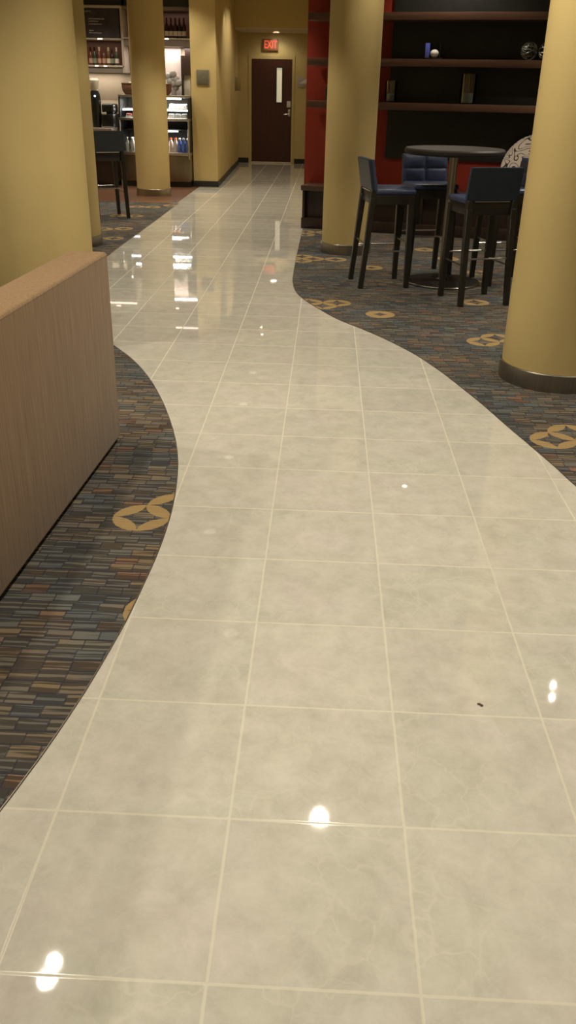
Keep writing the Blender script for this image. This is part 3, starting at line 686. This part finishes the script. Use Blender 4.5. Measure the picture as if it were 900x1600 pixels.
def drink(x, y, label, grp, body, cap, lab=None):
    t = thing('drink_bottle', label, 'bottle', (x, y, .553), 0, grp)
    b = MB().lathe([(.026, 0), (.031, .008), (.031, .13), (.024, .165), (.013, .19), (.013, .20)], n=18).build('body', body, t)
    MB().lathe([(.016, .197), (.016, .222)], n=14).build('cap', cap, t)
    if lab: MB().lathe([(.0318, .05), (.0318, .115)], n=18, cap=False).build('label', lab, b)
    return t
b1 = drink(-2.77, YF+.10, 'blue labelled drink bottle in the chiller, front row, left of three', 'blue drink bottles in the chiller', MT['bluep'], MT['whitecap'], MT['bluep'])
for x, y, l_ in ((-2.70, .10, 'front row, middle of three'), (-2.635, .10, 'front row, rightmost'), (-2.77, .19, 'back row, left of three'), (-2.70, .19, 'back row, middle of three'), (-2.635, .19, 'back row, rightmost')): dup(b1, (x, YF+y, .553), 0, 'blue labelled drink bottle in the chiller, '+l_)
b2 = drink(-2.92, YF+.10, 'milky bottle with an orange cap in the chiller, front row, beside the slim column', 'orange capped bottles in the chiller', MT['milk'], MT['orangep'])
for x, y, l_ in ((-2.84, .10, 'front row, next to the blue bottles'), (-2.92, .19, 'back row, beside the slim column'), (-2.84, .19, 'back row, next to the blue bottles')): dup(b2, (x, YF+y, .553), 0, 'milky bottle with an orange cap in the chiller, '+l_)
b3 = drink(-3.50, YF+.10, 'green soda bottle in the chiller, left one of the two', 'green soda bottles in the chiller', MT['greenp'], MT['greenp'])
dup(b3, (-3.43, YF+.10, .553), 0, 'green soda bottle in the chiller, right one touching the slim column')
b4 = drink(-3.66, YF+.10, 'clear drink bottle in the chiller, nearest the lone dark stool', 'clear drink bottles in the chiller', MT['clearp'], MT['whitecap'])
dup(b4, (-3.58, YF+.10, .553), 0, 'clear drink bottle in the chiller, front one beside the green soda'); dup(b4, (-3.58, YF+.19, .553), 0, 'clear drink bottle in the chiller, hidden behind the front row')
# baskets on the case
def basket(x, label):
    t = thing('wicker_basket', label, 'basket', (x, 14.72, 1.423))
    MB().lathe([(.10, 0), (.14, .05), (.155, .12), (.145, .17), (.135, .17), (.13, .05), (0, .02)], n=28, cap=False).build('bowl', MT['wicker'], t)
    MB().tube([(.15*math.cos(a/24*6.283), .15*math.sin(a/24*6.283), .165) for a in range(24)], .011, 8, True).build('rim', MT['wicker'], t)
    m = MB(); rnd = random.Random(int(x*10))
    for k in range(7): m.sphere((rnd.uniform(-.08, .08), rnd.uniform(-.08, .08), .13+rnd.uniform(0, .03)), .035, n=10)
    tag(m.build('filling', MT['milk'], t), kind='stuff')
basket(-3.60, 'brown wicker basket on the display case, left of the slim column')
basket(-3.06, 'brown wicker basket on the display case, right of the slim column')

# --- service counter and machines at the left
ct = thing('service_counter', 'dark wood service counter with a pale stone top, left of the display case', 'counter', (0, 0, .003))
MB().box(-5.6, -3.83, 14.02, 14.75, .08, .875).build('cabinet', MT['darkwood'], ct)
MB().box(-5.6, -3.86, 14.07, 14.72, 0, .08).build('kick', MT['blackmat'], ct)
MB().box(-5.6, -3.80, 13.98, 14.80, .875, .92, .006).build('countertop', MT['counter'], ct)
cm = thing('coffee_machine', 'black boxy coffee machine on the pale counter, left of the display case', 'coffee machine', (-3.895, 14.33, .923))
MB().box(-.105, .105, -.20, .22, 0, .21, .02).build('base', MT['black'], cm)
MB().box(-.10, .10, -.16, .22, .21, .36, .035, seg=3).build('hood', MT['black'], cm)
MB().box(-.07, -.01, -.212, -.198, .20, .235, .004).build('tap', MT['white'], cm)
MB().box(-.10, .10, -.22, -.05, 0, .02, .004).build('drip_tray', MT['grey'], cm)
gr = thing('coffee_grinder', 'tall rounded black grinder with a pale top, beside the coffee machine', 'grinder', (-4.095, 14.22, .923))
MB().lathe([(.07, 0), (.075, .05), (.085, .25), (.09, .38), (.08, .50), (.06, .55)], n=28).build('body', MT['black'], gr)
MB().lathe([(.055, .55), (.075, .60), (.08, .70), (.06, .73)], n=28).build('hopper', MT['white'], gr)
MB().sphere((.02, -.095, .47), .016, n=10).build('indicator_lamp', MT['bluelamp'], gr)

# --- wall cabinets
def wcab(name, label, x0, x1, zb, zm, zt, side):
    t = thing(name, label, 'cabinet', (0, 0, 0)); y0, y1 = 15.2, 15.6
    MB().box(x0, x1, y1-.02, y1-.001, zb, zt).build('back', MT['redbrown'], t)
    return t, y0, y1
c1, y0, y1 = wcab('wall_cabinet', 'open wall cabinet at far left with the menu board above its bottle shelf', -4.7, -3.74, 1.75, 2.26, 2.80, 1)
MB().box(-4.7, -3.79, y0-.02, y1-.02, 1.835, 1.862, .003).build('shelf', MT['laminate'], c1)
MB().box(-4.7, -3.79, y0-.0, y1-.02, 1.75, 1.835).build('valance', MT['greyframe'], c1)
MB().box(-4.7, -3.79, y0-.02, y1-.02, 2.245, 2.27, .003).build('shelf', MT['laminate'], c1)
MB().box(-3.82, -3.78, y0-.02, y1-.02, 1.75, 2.74, .004).build('side_frame', MT['laminate'], c1)
MB().box(-4.7, -3.79, y0-.03, y1-.02, 2.71, 2.75, .004).build('top_rail', MT['laminate'], c1)
MB().box(-4.7, -3.74, y0, y1-.02, 2.75, CH-.01).build('top_panel', MT['blackmat'], c1)
for x in (-4.27, -4.12): MB().box(x-.025, x+.025, y0-.024, y0-.018, 1.843, 1.857).build('puck_light', MT['puck'], c1)
MB().box(-4.22, -4.14, y0-.024, y0-.018, 2.252, 2.264).build('puck_light', MT['puck'], c1)
mbd = thing('menu_board', 'black chalkboard menu with faint lines of writing above the bottle shelf', 'menu board', (0, 0, 0))
MB().box(-4.6, -3.84, 15.19, 15.215, 2.275, 2.705, .003).build('panel', MT['board'], mbd)
rnd = random.Random(4)
for k, z in enumerate((2.66, 2.55, 2.515, 2.475, 2.38, 2.345)):
    x = -4.36 if k else -4.42; end = x+(.10, .26, .16, .22, .07, .20)[k]; tx = MB()
    ws = 0
    while x < end:
        l = rnd.uniform(.02, .05)
        tx.box(x, min(x+l+.002, end+.01), 15.187, 15.191, z-.009+rnd.uniform(0, .004), z+.005+rnd.uniform(0, .006), .001); x += l
    tag(tx.build('chalk_line', MT['chalk'], mbd), 'faint line of chalk writing')
c2, y0, y1 = wcab('wall_cabinet', 'open wall cabinet right of the slim column with dark wine bottles', -3.20, -2.60, 2.17, 2.28, 2.80, 0)
MB().box(-3.78, -2.62, y0-.02, y1-.02, 2.265, 2.29, .003).build('shelf', MT['laminate'], c2)
MB().box(-3.78, -2.62, y0, y1-.02, 2.165, 2.265).build('valance', MT['greyframe'], c2)
MB().box(-2.64, -2.60, y0-.01, y1-.02, 2.165, CH-.01).build('side_frame', MT['darkwood'], c2)
MB().box(-3.78, -2.64, y0-.01, y1-.02, 2.70, 2.75, .003).build('top_rail', MT['greyframe'], c2)
MB().box(-3.78, -2.64, y0, y1-.02, 2.75, CH-.01).build('top_panel', MT['blackmat'], c2)
MB().box(-3.07, -3.01, y0-.024, y0-.018, 2.268, 2.284).build('puck_light', MT['puck'], c2)

# --- bottles
def wine(glassm, labm, foilm, h, label, grp, loc):
    t = thing('wine_bottle', label, 'bottle', loc, 0, grp); r = .036; k = h/.30
    bo = MB().lathe([(r*.9, 0), (r, .006), (r, .17*k), (r*.8, .195*k), (.014, .225*k), (.013, h)], n=20).build('body', glassm, t)
    MB().lathe([(.0155, h-.06), (.0155, h+.002)], n=14).build('foil', foilm, t)
    MB().lathe([(r+.0008, .035), (r+.0008, .105)], n=20, cap=False).build('label', labm, bo)
    return t
kinds = [('rose', 'labelP', 'wineD'), ('greenB', 'labelG', 'wineD'), ('rose', 'labelP', 'foil'), ('amber', 'labelP', 'rose'), ('amber', 'labelW', 'foil'), ('wineD', 'labelG', 'wineD'), ('greenB', 'labelW', 'foil')]
desc = ['rosy bottle with a dark neck, far left of the lit bottle shelf', 'green bottle with a grey-green label, second from left on the bottle shelf', 'rose bottle with a bright foil neck under the chalkboard menu', 'amber bottle with a pink label, middle of the row under the menu board', 'amber bottle with a pale label and tall gold foil neck under the menu', 'dark bottle with a grey-green label, second from right on the bottle shelf', 'green bottle with a large white label, rightmost under the menu board']
for k, px in enumerate((-4.385, -4.315, -4.235, -4.155, -4.075, -4.015, -3.935)):
    a, b_, c_ = kinds[k]
    wine(MT[a], MT[b_], MT[c_], .245 if k in (3, 5) else .275, desc[k], 'bottles under the menu board', (px, 15.28, 1.862))
wb = wine(MT['wineD'], MT['labelW'], MT['wineD'], .30, 'dark wine bottle in the right wall cabinet, leftmost of five', 'dark wine bottles in the right wall cabinet', (-3.05, 15.28, 2.29))
for x, l_ in ((-2.975, 'second from left'), (-2.90, 'middle of five'), (-2.83, 'second from right'), (-2.755, 'rightmost of five')): dup(wb, (x, 15.28, 2.29), 0, 'dark wine bottle in the right wall cabinet, '+l_)

# --- wall pieces behind the case
bk = thing('wall_panel', 'tall dark brown stepped panel on the café wall right of the white area', 'panel', (0, 0, 0))
MB().box(-2.79, -2.56, 15.50, 15.60, 1.75, 2.17).build('upper_board', MT['darkwood'], bk)
MB().box(-2.86, -2.56, 15.48, 15.60, 1.74, 2.04).build('lower_board', MT['darkwood'], bk)
MB().box(-2.86, -2.835, 15.48, 15.60, .95, 1.75).build('post', MT['darkwood'], bk)
np_ = thing('notice', 'plain white notice panel below the dark board on the café wall', 'notice', (-2.77, 15.59, 1.60))
MB().box(-.06, .055, -.02, 0, -.20, .14, .002).build('sheet', MT['white'], np_)
bs = MB().box(-3.7, -2.87, 15.57, 15.595, 1.0, 2.17); bs = bs.build('backsplash', simple('white_backsplash', (.66, .58, .53), .4, var=.03)); tag(bs, 'smooth white backsplash panel on the café wall behind the display case', 'panel')
fv = thing('grey_shape', 'grey upright shape topped with rounded lumps behind the display case', 'vase', (-2.97, 15.30, 1.05))  # grey shape of unknown nature, modelled as a vessel with round lumps
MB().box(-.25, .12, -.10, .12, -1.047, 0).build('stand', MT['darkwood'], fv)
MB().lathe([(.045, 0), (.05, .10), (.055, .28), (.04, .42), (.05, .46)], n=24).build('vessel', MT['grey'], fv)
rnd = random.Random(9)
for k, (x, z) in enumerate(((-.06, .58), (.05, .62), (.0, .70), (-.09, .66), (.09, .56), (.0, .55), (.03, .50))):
    m = MB(); m.sphere((x, rnd.uniform(-.03, .03), z), .062, (1, .7, 1), 12); m.build('lump', MT['grey'], fv)

# ------------------------------------------------------------------ CEILING LAMPS
def lamp(x, y, z=CH, e=60, r=.055, lens='lens', label='', grp=None, cone=130, col=WARM, blend=.6):
    t = thing('ceiling_light', label, 'ceiling light', (x, y, z), 0, grp)
    MB().lathe([(r+.006, -.001), (r+.03, -.002), (r+.034, -.008), (r+.006, -.012)], n=32, cap=False).build('trim_ring', MT['trimw'], t)
    MB().lathe([(r+.005, -.003), (0.001, -.006)], n=32).build('lens', MT[lens], t)
    if e:
        l = bpy.data.lights.new('lamp_light', 'SPOT'); l.energy = e*PW; l.color = col; l.spot_size = R(cone); l.spot_blend = blend; l.shadow_soft_size = r
        o = bpy.data.objects.new('lamp_light', l); COL.objects.link(o); o.parent = t; o.location = (0, 0, -.03)
    return t
G = 'recessed ceiling lights'
def L(x, y, e, where, **k): return lamp(x, y, e=e, label='round recessed downlight in the lounge ceiling '+where, grp=G, **k)
L(-.12, 3.43, 190, 'above the tiled walkway, beside the foreground column')
L(-1.70, 2.21, 60, 'over the tan sofa, far one of two', r=.04); L(-1.71, 2.10, 60, 'over the tan sofa, near one of two', r=.05)
L(1.95, 5.10, 30, 'behind the foreground column, far one', r=.016); L(1.90, 4.93, 30, 'behind the foreground column, near one', r=.016)
L(.96, 9.30, 55, 'close to the wall shelves', r=.03, cone=128)
L(-1.58, 17.51, 30, 'in the corridor, nearest the dark door', r=.03, cone=140); L(-1.52, 16.91, 30, 'in the corridor, second from the dark door', r=.03, cone=140)
for x, y, wh in ((-1.5, 10.08, 'over the walkway beside the lone stool'), (-1.48, 7.79, 'over the walkway level with the central column'), (-1.01, 5.73, 'over the middle of the walkway'), (-1.51, 12.38, 'over the walkway level with the slim column'), (-1.49, 14.14, 'over the walkway before the corridor')):
    L(x, y, 95, wh, r=.07, lens='lensdim', cone=96, blend=.35)
L(.52, 7.72, 45, 'over the tall table', r=.02, cone=100, lens='lensdim')
for x, y, wh in ((-.3, .5, 'above the camera (added fill)'), (-3.2, .3, 'left of the sofa (added fill)'), (2.6, .6, 'right of the walkway (added fill)'), (-.3, -2.4, 'behind the camera (added fill)'), (-3.6, 3.2, 'left of the big column (added fill)'), (3.4, 3.0, 'right of the foreground column (added fill)'), (3.0, 6.6, 'right of the tall table (added fill)'), (-4.2, 6.6, 'over the left lounge (added fill)'), (-4.3, 10.3, 'left of the lone stool (added fill)'), (-2.95, 11.2, 'before the slim column (added fill)'), (2.3, 7.6, 'over the shelves at the right (added fill)')):  # unseen downlights added outside the view as fill light
    L(x, y, 130, wh, r=.05, cone=115, blend=.5)
lamp(-1.90, 16.35, e=22, r=.04, label='wall washing downlight close to the corridor pier', grp='corridor wall washers', cone=70, lens='lensdim', blend=.25)
lamp(-1.46, 19.95, z=2.665, e=10, r=.075, label='bright round downlight in the low ceiling before the door', cone=150)
# café: cool white strip light in the case, warm shelf lights, added ceiling downlights
area('case_light', (-3.17, YF+.30, 1.36), 1.0, .1, 14, WHITE)
area('case_light_low', (-3.17, YF+.16, .855), 1.0, .06, 6, WHITE)
area('under_cabinet_light', (-3.1, 15.42, 2.155), .9, .12, 7, (1, .88, .80))
area('under_cabinet_light', (-4.3, 15.42, 1.745), .8, .12, 3, (1, .88, .74))
area('cabinet_shelf_light', (-2.95, 15.32, 2.69), .6, .06, 1.2, (1, .75, .6))
area('cabinet_shelf_light', (-4.25, 15.32, 2.235), .8, .08, 1.5, (1, .75, .55))
for x, wh in ((-4.6, 'far left'), (-3.9, 'left'), (-2.95, 'right')):  # unseen downlights added to light the café area
    lamp(x, 13.9, e=70, r=.03, label='small added ceiling downlight over the café counter, '+wh, grp='added café ceiling lights', cone=125)
